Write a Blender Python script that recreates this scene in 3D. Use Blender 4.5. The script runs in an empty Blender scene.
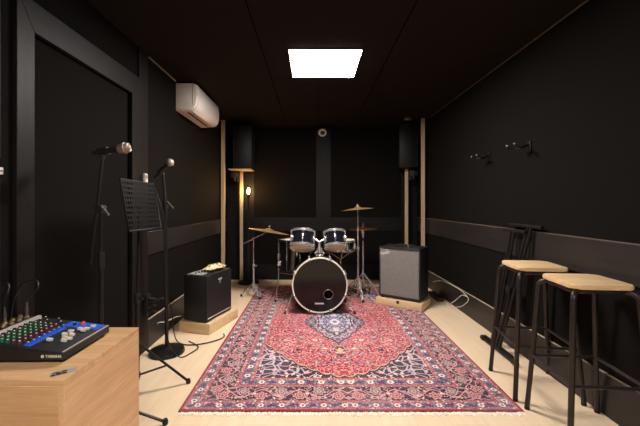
import bpy, bmesh, math, random
from mathutils import Vector, Matrix
random.seed(7)
C = bpy.context.scene.collection
PI = math.pi
V3 = Vector

# ------------------------------------------------------------------ materials
def lin(r, g, b):
    f = lambda c: (c/255/12.92) if c/255 <= .04045 else ((c/255+.055)/1.055)**2.4
    return (f(r), f(g), f(b), 1.0)

class N:
    """tiny expression wrapper around shader math nodes"""
    nt = None
    def __init__(s, sock): s.s = sock
    @staticmethod
    def math(op, *a, clamp=False):
        n = N.nt.nodes.new('ShaderNodeMath'); n.operation = op; n.use_clamp = clamp
        for i, x in enumerate(a):
            if isinstance(x, N): N.nt.links.new(x.s, n.inputs[i])
            else: n.inputs[i].default_value = float(x)
        return N(n.outputs[0])
    def __add__(s, o): return N.math('ADD', s, o)
    __radd__ = __add__
    def __sub__(s, o): return N.math('SUBTRACT', s, o)
    def __rsub__(s, o): return N.math('SUBTRACT', o, s)
    def __mul__(s, o): return N.math('MULTIPLY', s, o)
    __rmul__ = __mul__
    def __truediv__(s, o): return N.math('DIVIDE', s, o)
    def abs(s): return N.math('ABSOLUTE', s)
    def sin(s): return N.math('SINE', s)
    def cos(s): return N.math('COSINE', s)
    def fract(s): return N.math('FRACT', s)
    def floor(s): return N.math('FLOOR', s)
    def pow(s, e): return N.math('POWER', s, e)
    def sqrt(s): return N.math('SQRT', s)
    def lt(s, o): return N.math('LESS_THAN', s, o)
    def gt(s, o): return N.math('GREATER_THAN', s, o)
    def min(s, o): return N.math('MINIMUM', s, o)
    def max(s, o): return N.math('MAXIMUM', s, o)

def nmix(fac, a, b):
    n = N.nt.nodes.new('ShaderNodeMix'); n.data_type = 'RGBA'
    for k, x in ((0, fac), (6, a), (7, b)):
        if isinstance(x, N): N.nt.links.new(x.s, n.inputs[k])
        elif k == 0: n.inputs[0].default_value = x
        else: n.inputs[k].default_value = x
    return N(n.outputs[2])
def step_mix(fac, a, b): return nmix(fac, a, b)
def combine(x, y, z=0.0):
    n = N.nt.nodes.new('ShaderNodeCombineXYZ')
    for i, v in enumerate((x, y, z)):
        if isinstance(v, N): N.nt.links.new(v.s, n.inputs[i])
        else: n.inputs[i].default_value = v
    return N(n.outputs[0])
def objco(sx=1, sy=1, sz=1):
    t = N.nt.nodes.new('ShaderNodeTexCoord'); m = N.nt.nodes.new('ShaderNodeMapping')
    N.nt.links.new(t.outputs['Object'], m.inputs['Vector'])
    m.inputs['Scale'].default_value = (sx, sy, sz)
    return N(m.outputs[0])
def sep(v):
    n = N.nt.nodes.new('ShaderNodeSeparateXYZ'); N.nt.links.new(v.s, n.inputs[0])
    return [N(o) for o in n.outputs]
def noise(v, scale, detail=3, rough=.55, dist=0):
    n = N.nt.nodes.new('ShaderNodeTexNoise'); N.nt.links.new(v.s, n.inputs['Vector'])
    n.inputs['Scale'].default_value = scale; n.inputs['Detail'].default_value = detail
    n.inputs['Roughness'].default_value = rough; n.inputs['Distortion'].default_value = dist
    return N(n.outputs[0])
def voronoi(v, scale, feature='F1', rnd=1.0):
    n = N.nt.nodes.new('ShaderNodeTexVoronoi'); N.nt.links.new(v.s, n.inputs['Vector'])
    n.feature = feature; n.inputs['Scale'].default_value = scale
    n.inputs['Randomness'].default_value = rnd
    return n
def ramp(x, stops, interp='LINEAR'):
    n = N.nt.nodes.new('ShaderNodeValToRGB'); N.nt.links.new(x.s, n.inputs[0])
    cr = n.color_ramp; cr.interpolation = interp
    while len(cr.elements) < len(stops): cr.elements.new(.5)
    for e, (p, c) in zip(cr.elements, stops): e.position = p; e.color = c
    return N(n.outputs[0])

def begin(name):
    m = bpy.data.materials.new(name); m.use_nodes = True
    N.nt = m.node_tree
    return m, m.node_tree.nodes['Principled BSDF']
def setin(b, k, v):
    if isinstance(v, N): N.nt.links.new(v.s, b.inputs[k])
    else: b.inputs[k].default_value = v
def bump(b, h, strength=.2, dist=.01):
    n = N.nt.nodes.new('ShaderNodeBump'); n.inputs['Strength'].default_value = strength
    n.inputs['Distance'].default_value = dist
    N.nt.links.new(h.s, n.inputs['Height']); N.nt.links.new(n.outputs[0], b.inputs['Normal'])

def mat(name, col, rough=.5, metal=0, var=.15, scale=30, bmp=0, coat=0, spec=.5):
    m, b = begin(name)
    nz = noise(objco(), scale, 3)
    c1 = tuple(x*(1-var) for x in col[:3])+(1,); c2 = tuple(min(1, x*(1+var)) for x in col[:3])+(1,)
    setin(b, 'Base Color', ramp(nz, [(.3, c1), (.7, c2)]))
    setin(b, 'Roughness', rough); setin(b, 'Metallic', metal)
    setin(b, 'Coat Weight', coat); setin(b, 'Specular IOR Level', spec)
    if bmp: bump(b, nz, bmp, .004)
    return m
def wood(name, c1, c2, axis='y', rough=.45, fine=1.0, spec=.5):
    m, b = begin(name)
    s = {'x': (1.2, 14, 14), 'y': (14, 1.2, 14), 'z': (14, 14, 1.2)}[axis]
    v = objco(*[k*fine for k in s])
    a = noise(v, 1.6, 5, .6, .6); f = noise(v, 9, 3, .6)
    x = a*.7 + f*.3
    setin(b, 'Base Color', ramp(x, [(.32, c1), (.5, tuple((p+q)/2 for p, q in zip(c1, c2))), (.66, c2)]))
    setin(b, 'Roughness', rough); setin(b, 'Specular IOR Level', spec)
    bump(b, x, .08, .004)
    return m
def emit(name, col, strength):
    m, b = begin(name)
    setin(b, 'Base Color', (0.8, .8, .8, 1)); setin(b, 'Emission Color', col); setin(b, 'Emission Strength', strength)
    return m

M = {}
M['felt'] = mat('black_felt', lin(17, 14.5, 12.5), .9, var=.12, scale=120, bmp=.15, spec=.1)
M['ceil'] = mat('ceiling_felt', lin(31, 26.5, 25), .9, var=.15, scale=60, bmp=.1, spec=.1)
M['board'] = wood('black_stained_board', lin(25, 22, 22), lin(43, 38, 37), 'y', .45, 1.6, .45)
M['board_v'] = wood('black_stained_board_upright', lin(25, 22, 22), lin(45, 39, 38), 'z', .45, 1.6, .45)
M['board_x'] = wood('black_stained_board_cross', lin(25, 22, 22), lin(40, 35, 35), 'x', .5, 1.6, .4)
M['board_dim'] = wood('black_painted_board', lin(14, 12, 11), lin(19, 16.5, 15), 'x', .6, 1.6, .2)
M['frame'] = wood('black_stained_frame', lin(15, 12.5, 12), lin(33, 28, 27), 'z', .5, 1.8, .2)
M['frame_y'] = wood('black_stained_head', lin(15, 12.5, 12), lin(33, 28, 27), 'y', .5, 1.8, .2)
M['batten'] = wood('pale_batten', lin(176, 148, 112), lin(205, 178, 140), 'z', .5)
M['edge'] = wood('raw_edge', lin(150, 132, 112), lin(185, 165, 140), 'y', .6)
M['dim_edge'] = wood('brown_edge', lin(92, 76, 60), lin(120, 100, 80), 'y', .7)  # darker, browner tone of the raw edge wood
M['dark_iron'] = mat('dark_iron', lin(12, 11, 10), .5, .2, spec=.3)
M['oak'] = wood('oak_veneer', lin(192, 146, 104), lin(226, 184, 140), 'y', .5, .8)
M['oak_x'] = wood('oak_veneer_cross', lin(180, 136, 92), lin(216, 174, 126), 'x', .5, .8)
M['ply'] = wood('birch_ply', lin(214, 178, 130), lin(234, 200, 152), 'x', .42, .9)
M['pine'] = wood('plinth_pine', lin(200, 168, 125), lin(226, 196, 152), 'x', .5)
M['black_metal'] = mat('black_powder_coat', lin(26, 24, 23), .42, .3, scale=60)
M['dark_metal'] = mat('black_painted_steel', lin(13, 12, 11), .5, .1, scale=60, spec=.3)
M['brown_metal'] = mat('dark_bronze_paint', lin(46, 40, 37), .38, .35, scale=60)
M['plastic'] = mat('black_plastic', lin(24, 23, 23), .5, scale=50)
M['tolex'] = mat('black_tolex', lin(22, 21, 21), .6, scale=300, bmp=.4)
M['rubber'] = mat('black_rubber', lin(20, 19, 19), .75)
M['chrome'] = mat('chrome', lin(215, 212, 208), .2, .8, var=.05)
M['steel'] = mat('dull_steel', lin(170, 165, 158), .32, 1, var=.08)
M['white'] = mat('warm_white_plastic', lin(232, 222, 214), .4, var=.03, scale=10)
M['vent'] = mat('vent_shadow', lin(38, 30, 26), .7)
M['cream'] = mat('cream_head', lin(248, 232, 204), .5, var=.05)
M['hoop'] = mat('pale_hoop', lin(232, 222, 206), .3, .15, var=.05)
M['wrap'] = mat('black_drum_wrap', lin(20, 20, 26), .12, 0, scale=20, coat=.6)
M['dark_head'] = mat('smoked_drum_head', lin(14, 11, 10), .13, scale=8, spec=.4)
M['hole'] = mat('port_darkness', lin(8, 8, 8), .9)
M['brass'] = mat('cymbal_bronze', lin(205, 165, 110), .38, .7, var=.12, scale=12)
M['cable'] = mat('black_cable', lin(18, 17, 17), .5)
M['white_cable'] = mat('white_cable', lin(205, 198, 188), .5, var=.05)
M['print'] = mat('pale_print', lin(216, 206, 190), .5, var=.05)
M['grey_print'] = mat('grey_print', lin(150, 148, 145), .4, var=.05)
M['mesh_ball'] = mat('mic_grille', lin(196, 184, 170), .4, .6, var=.25, scale=400, bmp=.5)
M['mesh_bronze'] = mat('mic_grille_bronze', lin(150, 124, 104), .4, .5, var=.3, scale=400, bmp=.5)
M['blue'] = mat('mixer_blue', lin(38, 92, 205), .4, var=.08)
M['green'] = mat('knob_green', lin(20, 96, 62), .45, var=.05)
M['maroon'] = mat('knob_maroon', lin(92, 30, 42), .45, var=.05)
M['red'] = mat('knob_red', lin(205, 60, 48), .45, var=.1)
M['cap'] = mat('knob_cap', lin(214, 204, 190), .4, var=.03)
M['silver_bar'] = mat('silver_bar', lin(190, 180, 176), .4, .2, var=.05)
M['nut'] = mat('jack_nut', lin(206, 178, 128), .3, .8, var=.1)
M['panel_light'] = emit('led_diffuser', (1, .94, .90, 1), 88)
M['bulb'] = emit('filament_glow', (1, .56, .2, 1), 500)

def floor_mat():
    m, b = begin('light_oak_laminate')
    v = objco()
    x, y, z = sep(v)
    n = N.nt.nodes.new('ShaderNodeTexBrick')
    N.nt.links.new(combine(y, x, 0).s, n.inputs['Vector'])
    n.inputs['Scale'].default_value = 1; n.inputs['Mortar Size'].default_value = .0012
    n.inputs['Brick Width'].default_value = 1.25; n.inputs['Row Height'].default_value = .19
    n.inputs['Color1'].default_value = (.46, .46, .46, 1); n.inputs['Color2'].default_value = (.54, .54, .54, 1)
    n.inputs['Mortar'].default_value = (.3, .3, .3, 1)
    t = N(n.outputs['Color'])
    g = noise(objco(16, 1.3, 1), 1.5, 5, .6, .5)
    k = sep(t)[0]*.75 + g*.25
    setin(b, 'Base Color', ramp(k, [(.25, lin(196, 164, 130)), (.42, lin(222, 195, 160)), (.62, lin(236, 212, 180))]))
    setin(b, 'Roughness', .42); setin(b, 'Specular IOR Level', .4)
    return m
M['floor'] = floor_mat()

def grille_mat():
    m, b = begin('silver_grille_cloth')
    x, y, z = sep(objco())
    w = (x*900).sin()*.25 + (z*900).sin()*.25 + noise(objco(1, 1, .7), 60, 3)*.9
    setin(b, 'Base Color', ramp(w, [(.1, lin(104, 101, 97)), (.45, lin(122, 119, 115)), (.9, lin(142, 138, 133))]))
    setin(b, 'Roughness', .6); setin(b, 'Metallic', .15)
    return m
M['grille'] = grille_mat()

RX, RY = .995, 1.5     # rug half sizes
def rug_mat():
    m, b = begin('persian_rug_pile')
    x, y, z = sep(objco())
    wob = noise(objco(), 9, 2)
    ax = x.abs(); ay = y.abs()
    RED = lin(166, 24, 44); RED2 = lin(178, 42, 60); PINK = lin(216, 146, 146); CREAM = lin(236, 218, 200)
    NAVY = lin(34, 28, 50); BLUE = lin(112, 120, 146); LAV = lin(168, 148, 166); DRED = lin(128, 22, 36)
    PLUM = lin(70, 32, 50); TAN = lin(204, 160, 116); GREY = lin(126, 126, 144)
    q = combine(ax, ay, 0)
    # ---- fine florets
    def florets(scale, ground, cols, size=.36, petal=True, vec=q):
        n = voronoi(vec, scale, 'F1', .85)
        d = N(n.outputs['Distance']); c = N(n.outputs['Color'])
        r, g, bl = sep(c)
        base = ground
        colr = ramp(r, [(i/len(cols), k) for i, k in enumerate(cols)], 'CONSTANT')
        out = nmix(d.lt(size), base, colr)
        out = nmix(d.lt(size*.45), out, ramp(g, [(0, NAVY), (.3, CREAM), (.65, RED), (.85, BLUE)], 'CONSTANT'))
        return out
    def vines(scale, width, vec=q):
        n = voronoi(vec, scale, 'DISTANCE_TO_EDGE', 1.0)
        return N(n.outputs['Distance']).lt(width)
    # warped coordinate for curly stems
    wx = ax + (ay*38).sin()*.010 + (ax*61).cos()*.006
    wy = ay + (ax*41).sin()*.010 + (ay*57).cos()*.006
    wq = combine(wx, wy, 0)
    # ---- field
    field = nmix(vines(20, .07, wq), RED, PLUM)
    field = nmix(vines(34, .06, combine(wy, wx, .3)), field, PINK)
    fl = florets(36, field, [PINK, RED2, lin(214, 190, 176), BLUE, NAVY, LAV, TAN, RED2], .34, vec=wq)
    fl2 = florets(13, fl, [PLUM, LAV, NAVY, CREAM, BLUE, BLUE], .25, vec=wq)
    field = fl2
    # ---- spandrels
    sp = nmix(vines(15, .075, wq), NAVY, lin(186, 164, 172))
    sp = florets(24, sp, [LAV, PINK, NAVY, CREAM, NAVY, CREAM], .30, vec=wq)
    sp = florets(12, sp, [CREAM, PINK, LAV, NAVY], .2, vec=wq)
    by = 1.10 - .48*((ax/.563).pow(1.7)) + (ax*34).sin().abs()*.028
    f1 = ay.gt(by)
    inner = nmix(f1, field, sp)
    edge = (ay - by).abs().lt(.011)
    inner = nmix(edge, inner, NAVY)
    inner = nmix(((ay - by) + .017).abs().lt(.006), inner, TAN)
    # ---- medallion
    ang = N.math('ARCTAN2', ay, ax)
    mm = (ax/.315).pow(1.08) + (ay/.56).pow(1.08) + (ang*18).sin()*.035
    med = florets(34, nmix(vines(24, .10, wq), LAV, NAVY), [PINK, NAVY, LAV, CREAM, NAVY, BLUE], .38, vec=wq)
    med = nmix(mm.gt(.93), med, NAVY)
    med = nmix((mm-.64).abs().lt(.035), med, NAVY)
    med = nmix(mm.lt(.60), med, florets(30, nmix(vines(26, .11, wq), lin(170, 164, 186), NAVY), [LAV, CREAM, BLUE, CREAM, NAVY], .36, vec=wq))
    med = nmix(mm.lt(.24), med, lin(110, 112, 158))
    med = nmix(mm.lt(.15), med, CREAM)
    med = nmix(mm.lt(.08), med, lin(92, 84, 128))
    inner = nmix(mm.lt(1.0), inner, med)
    pend = (ax/.05).pow(1.1) + ((ay-.68).abs()/.13).pow(1.1) + (ang*40).sin()*.10
    inner = nmix(pend.lt(1.0), inner, florets(40, PLUM, [TAN, CREAM, TAN, LAV, NAVY], .4, vec=wq))
    inner = nmix(pend.lt(.4), inner, TAN)
    # ---- borders
    dx = RX - ax; dy = RY - ay
    side = dx.lt(dy)                # 1 on the long sides
    d = dx.min(dy)
    u = side*ay + (1-side)*ax
    uq = combine(u, d, 0)
    wu = u + (d*70).sin()*.008; wd = d + (u*52).sin()*.007
    uw = combine(wu, wd, .7)
    def guard(period, dc, w, ground, c1, c2, dot):
        o = florets(46, nmix(vines(34, .10, uw), ground, lin(62, 58, 84)), [ground, CREAM, lin(84, 84, 106), ground, PINK, lin(70, 66, 90)], .34, vec=uw)
        s = (u/period).fract() - .5
        k = ((u/period).floor()*.5).fract().gt(.2)
        ab = N.math('ARCTAN2', d-dc, s*period)
        rr = ((s*period).pow(2) + (d-dc).pow(2)).sqrt() + (ab*6).sin()*.0025
        o = nmix(rr.lt(w*.36), o, nmix(k, c1, c2))
        o = nmix(rr.lt(w*.17), o, dot)
        return o
    dots = lambda base, a, sc: florets(sc, base, a, .38, vec=uq)
    # main border
    ph = u*(2*PI/.24)
    vine = ((d-.185) - ph.sin()*.042).abs()
    vine2 = ((d-.185) + ph.sin()*.042).abs()
    g0 = nmix(noise(q, 5).gt(.56), NAVY, PLUM)
    g0 = nmix(vines(17, .07, uw), g0, lin(180, 134, 136))
    g0 = florets(30, g0, [lin(206, 166, 162), LAV, NAVY, PLUM, PINK, NAVY, CREAM, TAN], .30, vec=uw)
    g0 = nmix(vines(11, .03, uq), g0, NAVY)
    g0 = nmix(vine.lt(.005), g0, PINK)
    g0 = nmix(vine2.lt(.004), g0, lin(190, 110, 118))
    s = (u/.12).fract() - .5
    k = ((u/.12).floor()*.5).fract().gt(.2)
    dc = .185 + (k - .5)*.05
    aa = N.math('ARCTAN2', d-dc, s*.12)
    rr = ((s*.12).pow(2) + ((d-dc)*.9).pow(2)).sqrt() + (aa*7).sin()*.005
    g0 = nmix(rr.lt(.036), g0, nmix(k, lin(196, 146, 144), lin(176, 150, 160)))
    g0 = nmix(rr.lt(.026), g0, nmix(k, DRED, NAVY))
    g0 = nmix(rr.lt(.018), g0, nmix(k, PINK, lin(204, 176, 150)))
    g0 = nmix(rr.lt(.008), g0, nmix(k, NAVY, DRED))
    pinkg = lambda: dots(lin(170, 92, 96), [PINK, CREAM, RED, lin(200, 160, 150), lin(96, 60, 84)], 48)
    col = inner
    def put(d1, c):
        nonlocal col
        col = nmix(d.lt(d1), col, c)
    put(.378, pinkg())
    put(.352, guard(.066, .322, .058, GREY, CREAM, lin(70, 60, 96), DRED))
    put(.292, lin(120, 60, 80)); put(.287, pinkg())
    put(.262, NAVY); put(.258, g0)
    put(.112, NAVY); put(.108, pinkg())
    put(.084, guard(.062, .058, .05, GREY, CREAM, lin(70, 60, 96), DRED))
    put(.034, pinkg()); put(.016, DRED)
    # woven speckle and wear, in the yarn itself
    sp_ = noise(objco(), 260, 2)
    col = nmix(sp_.gt(.60), col, nmix(.35, col, CREAM))
    wear = noise(objco(), 1.3, 3)
    hs = N.nt.nodes.new('ShaderNodeMix'); hs.data_type = 'RGBA'
    col = nmix((wear-.35)*.45, col, lin(206, 170, 168))
    setin(b, 'Base Color', col); setin(b, 'Roughness', .95); setin(b, 'Specular IOR Level', .1)
    bump(b, noise(objco(), 420, 2), .25, .003)
    return m
M['rug'] = rug_mat()
M['fringe'] = mat('fringe_cotton', lin(246, 238, 222), .9, var=.1)

def cloth_mat():
    m, b = begin('cream_green_cloth')
    n = noise(objco(), 22, 2, dist=1.0)
    setin(b, 'Base Color', ramp(n, [(.40, lin(64, 76, 40)), (.45, lin(186, 168, 110)), (.56, lin(210, 198, 160))]))
    setin(b, 'Roughness', .9)
    return m
M['cloth'] = cloth_mat()

# ------------------------------------------------------------------ mesh builder
class MB:
    def __init__(s): s.bm = bmesh.new(); s.mi = 0
    def _merge(s, b2, Mx=None):
        if Mx is not None: bmesh.ops.transform(b2, matrix=Mx, verts=b2.verts)
        mp = [s.bm.verts.new(v.co) for v in b2.verts]
        b2.verts.index_update()
        for f in b2.faces:
            try:
                g = s.bm.faces.new([mp[v.index] for v in f.verts]); g.material_index = s.mi
            except ValueError: pass
        b2.free(); return s
    def box(s, x0, x1, y0, y1, z0, z1, bev=0, seg=2, Mx=None):
        b = bmesh.new(); bmesh.ops.create_cube(b, size=1)
        for v in b.verts:
            v.co = V3((x0+(v.co.x+.5)*(x1-x0), y0+(v.co.y+.5)*(y1-y0), z0+(v.co.z+.5)*(z1-z0)))
        if bev: bmesh.ops.bevel(b, geom=list(b.edges), offset=bev, segments=seg, affect='EDGES', profile=.5)
        return s._merge(b, Mx)
    def prism(s, poly, z0, z1, bev=0, Mx=None, seg=2):
        b = bmesh.new()
        lo = [b.verts.new((p[0], p[1], z0)) for p in poly]; hi = [b.verts.new((p[0], p[1], z1)) for p in poly]
        b.faces.new(lo[::-1]); b.faces.new(hi); n = len(poly)
        for i in range(n): b.faces.new((lo[i], lo[(i+1) % n], hi[(i+1) % n], hi[i]))
        if bev:
            es = [e for e in b.edges if abs(e.verts[0].co.z-e.verts[1].co.z) < 1e-6]
            bmesh.ops.bevel(b, geom=es, offset=bev, segments=seg, affect='EDGES', profile=.5)
        return s._merge(b, Mx)
    def rod(s, p, q, r, r2=None, n=12):
        p = V3(p); q = V3(q); d = q-p; L = d.length
        Mx = Matrix.Translation(p) @ d.to_track_quat('Z', 'Y').to_matrix().to_4x4()
        return s.lathe([(0, 0), (r, 0), (r if r2 is None else r2, L), (0, L)], Mx, n)
    def lathe(s, prof, Mx=None, n=24):
        b = bmesh.new(); rings = []
        for r, z in prof:
            if r < 1e-7: rings.append([b.verts.new((0, 0, z))])
            else: rings.append([b.verts.new((r*math.cos(2*PI*i/n), r*math.sin(2*PI*i/n), z)) for i in range(n)])
        for A, B in zip(rings, rings[1:]):
            if len(A) == 1 and len(B) == 1: continue
            for i in range(n):
                j = (i+1) % n
                if len(A) == 1: b.faces.new((A[0], B[j], B[i]))
                elif len(B) == 1: b.faces.new((A[i], A[j], B[0]))
                else: b.faces.new((A[i], A[j], B[j], B[i]))
        return s._merge(b, Mx)
    def tube(s, pts, r, n=8, sub=6, smooth=True):
        P = [V3(p) for p in pts]
        if smooth and len(P) > 2:
            Q = []
            for i in range(len(P)-1):
                p0 = P[max(i-1, 0)]; p1 = P[i]; p2 = P[i+1]; p3 = P[min(i+2, len(P)-1)]
                for k in range(sub):
                    t = k/sub
                    Q.append(.5*((2*p1)+(-p0+p2)*t+(2*p0-5*p1+4*p2-p3)*t*t+(-p0+3*p1-3*p2+p3)*t**3))
            Q.append(P[-1]); P = Q
        b = bmesh.new(); rings = []; up = None
        for i, p in enumerate(P):
            t = (P[min(i+1, len(P)-1)]-P[max(i-1, 0)]).normalized()
            if up is None: up = t.orthogonal().normalized()
            else:
                up = (up - t*up.dot(t)); up = up.normalized() if up.length > 1e-6 else t.orthogonal().normalized()
            w = t.cross(up)
            rings.append([b.verts.new(p+up*r*math.cos(2*PI*k/n)+w*r*math.sin(2*PI*k/n)) for k in range(n)])
        for A, B in zip(rings, rings[1:]):
            for k in range(n): b.faces.new((A[k], A[(k+1) % n], B[(k+1) % n], B[k]))
        b.faces.new(rings[0][::-1]); b.faces.new(rings[-1])
        return s._merge(b)
    def torus(s, R, r, Mx=None, n=32, m=8, a0=0, a1=2*PI):
        b = bmesh.new(); prof = []
        for k in range(m+1):
            a = 2*PI*k/m; prof.append((R+r*math.cos(a), r*math.sin(a)))
        b.free(); return s.lathe(prof, Mx, n)
    def build(s, name, mats, parent=None, smooth=True, ang=38):
        if not isinstance(mats, (list, tuple)): mats = [mats]
        bmesh.ops.remove_doubles(s.bm, verts=s.bm.verts, dist=1e-6)
        bmesh.ops.recalc_face_normals(s.bm, faces=s.bm.faces)
        me = bpy.data.meshes.new(name); s.bm.to_mesh(me); s.bm.free()
        for m in mats: me.materials.append(m)
        if smooth:
            for p in me.polygons: p.use_smooth = True
            me.set_sharp_from_angle(angle=math.radians(ang))
        o = bpy.data.objects.new(name, me); C.objects.link(o)
        if parent: o.parent = parent
        return o

def tag(o, label=None, cat=None, group=None, kind=None):
    if label: o['label'] = label
    if cat: o['category'] = cat
    if group: o['group'] = group
    if kind: o['kind'] = kind
    return o
def thing(name, label, cat, loc=(0, 0, 0), rz=0, group=None):
    o = bpy.data.objects.new(name, None); C.objects.link(o); o.empty_display_size = .1
    o.location = loc; o.rotation_euler = (0, 0, rz)
    return tag(o, label, cat, group)
def copy_tree(o, parent=None):
    c = o.copy(); C.objects.link(c)
    if parent: c.parent = parent
    for ch in list(o.children): copy_tree(ch, c)
    return c
def struct(o): o['kind'] = 'structure'; return o
def look(p, d):      # matrix at p whose Z axis is d
    return Matrix.Translation(V3(p)) @ V3(d).to_track_quat('Z', 'Y').to_matrix().to_4x4()
def rrect(hx, hy, r, n=5, cx=0, cy=0):
    out = []
    for sx, sy, a0 in ((1, 1, 0), (-1, 1, 90), (-1, -1, 180), (1, -1, 270)):
        for k in range(n+1):
            a = math.radians(a0+90*k/n)
            out.append((cx+sx*(hx-r)+r*math.cos(a), cy+sy*(hy-r)+r*math.sin(a)))
    return out
def text(name, body, size, m, parent, Mx, shear=0, depth=.001, bold=0, xs=1):
    cu = bpy.data.curves.new(name, 'FONT'); cu.body = body; cu.size = size; cu.extrude = depth
    cu.shear = shear; cu.align_x = 'CENTER'; cu.align_y = 'CENTER'; cu.offset = bold
    t = bpy.data.objects.new(name+'_curve', cu); C.objects.link(t)
    bpy.context.view_layer.update()
    dg = bpy.context.evaluated_depsgraph_get()
    me = bpy.data.meshes.new_from_object(t.evaluated_get(dg)); me.name = name
    me.transform(Mx @ Matrix.Diagonal((xs, 1, 1, 1)))
    bpy.data.objects.remove(t)
    me.materials.clear(); me.materials.append(m)
    o = bpy.data.objects.new(name, me); C.objects.link(o); o.parent = parent
    return o

# ------------------------------------------------------------------ room
XL, XR, YB, YF, H = -1.38, 1.67, 5.48, -2.2, 2.44
T = .014      # board thickness over the felt
mb = MB().box(XL-.2, XR+.2, YF-.2, YB+.2, -.1, 0); struct(mb.build('floor', M['floor']))
mb = MB()
xs = [XL-.2, -1.455, -.41, .635, XR+.2]
for a, b_ in zip(xs, xs[1:]): mb.box(a+.004, b_-.004, YF-.2, YB+.2, H, H+.02, .002, 1)
mb.box(XL-.2, XR+.2, YF-.2, YB+.2, H+.021, H+.1)
struct(mb.build('ceiling', M['ceil']))

# left wall: felt wall with the door opening
DY0, DY1, DZ = 1.685, 2.596, 2.037
mb = MB()
mb.box(XL-.15, XL, YF, DY0, 0, H).box(XL-.15, XL, DY1, YB, 0, H).box(XL-.15, XL, DY0, DY1, DZ, H)
struct(mb.build('wall_left', M['felt']))
mb = MB().box(XR, XR+.15, YF, YB, 0, H); struct(mb.build('wall_right', M['felt']))
mb = MB().box(XL-.15, XR+.15, YB, YB+.15, 0, H); struct(mb.build('wall_back', M['felt']))
mb = MB().box(XL-.15, XR+.15, YF-.15, YF, 0, H); struct(mb.build('wall_front', M['felt']))

# boards over the left wall
mb = MB().box(XL, XL+T, 2.861, YB, .775, .97, .002, 1); struct(mb.build('trim_1', M['board']))
mb = MB().box(XL, XL+T, 2.712, 2.858, 0, H, .002, 1); struct(mb.build('trim_2', M['frame']))
mb = MB().box(XL, XL+T, 2.861, YB, 0, .235, .002, 1); struct(mb.build('baseboard_left', M['board']))
mb = MB().box(XL, XL+T+.002, 2.87, YB-.01, .236, .240); struct(mb.build('trim_3', M['edge']))
# right wall
mb = MB().box(XR-T, XR, YF, YB-.002, .775, .99, .002, 1); struct(mb.build('trim_4', M['board']))
mb = MB().box(XR-T, XR, YF, YB-.002, .991, .995); struct(mb.build('trim_5', M['dim_edge']))
mb = MB().box(XR-T, XR, YF, YB-.002, 0, .237, .002, 1); struct(mb.build('baseboard_right', M['board']))
mb = MB().box(XR-T-.002, XR, YF, YB-.002, .238, .2415); struct(mb.build('trim_6', M['edge']))
mb = MB().box(XR-.007, XR, YF, 5.0, H-.008, H); struct(mb.build('trim_7', M['dim_edge']))
mb = MB().box(XL, XL+.010, 2.89, 3.45, H-.016, H-.004); struct(mb.build('trim_8', M['edge']))
# back wall boards
yb = YB-T
mb = MB()
mb.box(XL+.02, -.93, yb, YB, .245, H, .002, 1).box(.05, .285, yb, YB, .99, H, .002, 1)
mb.box(1.40, XR-.02, yb, YB, .245, H, .002, 1)
mb.box(-.93, 1.40, yb, YB, .775, .99, .002, 1).box(-.93, 1.40, yb, YB, H-.025, H, .002, 1)
struct(mb.build('trim_9', M['board_dim']))
mb = MB().box(XL+.02, XR-.02, yb, YB, 0, .24, .002, 1); struct(mb.build('baseboard_back', M['board_dim']))
# tan corner battens where the side walls end
mb = MB().box(XL+.020, XL+.076, 5.10, 5.13, 0, H, .003, 1); struct(mb.build('trim_10', M['batten']))
mb = MB().box(XR-.105, XR-.052, 4.98, 5.01, 0, H, .003, 1); struct(mb.build('trim_11', M['batten']))

# door in the left wall
d = bpy.data.objects.new('door_1', None); C.objects.link(d); struct(d)
d.location = (XL, (DY0+DY1)/2, 0)
ly = lambda v: v-(DY0+DY1)/2
mb = MB().box(-.085, -.012, ly(DY0)+.003, ly(DY1)-.003, .005, DZ-.003, .003, 1); mb.build('door_leaf', M['felt'], d)
mb = MB(); W = .102; WT = .15; WR = .114
for poly in ([(DY0-W, 0), (DY0, 0), (DY0, DZ), (DY0-W, DZ+WT)],
             [(DY1, 0), (DY1+WR, 0), (DY1+WR, DZ+WT), (DY1, DZ)]):
    mb.prism([(ly(a), z) for a, z in poly], 0, .022, .002, Matrix(((0, 0, 1, 0), (1, 0, 0, 0), (0, 1, 0, 0), (0, 0, 0, 1))), 1)
mb.build('door_frame', M['frame'], d)
mb = MB().prism([(ly(a), z) for a, z in [(DY0, DZ), (DY1, DZ), (DY1+WR, DZ+WT), (DY0-W, DZ+WT)]], 0, .022, .002,
                Matrix(((0, 0, 1, 0), (1, 0, 0, 0), (0, 1, 0, 0), (0, 0, 0, 1))), 1)
mb.build('door_head', M['frame_y'], d)
# upright board at the very left and light switch
mb = MB().box(XL, XL+.02, 1.40, 1.505, 1.40, H, .002, 1).box(XL, XL+.02, 1.40, 1.505, 0, 1.31, .002, 1)
struct(mb.build('trim_12', M['board_dim']))
t = thing('light_switch', 'small white wall switch at left edge beside the door frame', 'light switch', (XL, 1.478, 1.33))
MB().box(0, .012, -.05, .048, 0, .032, .003).build('plate', M['white'], t)
MB().box(.012, .016, -.04, .040, .013, .018).build('rocker', M['plastic'], t)

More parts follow.
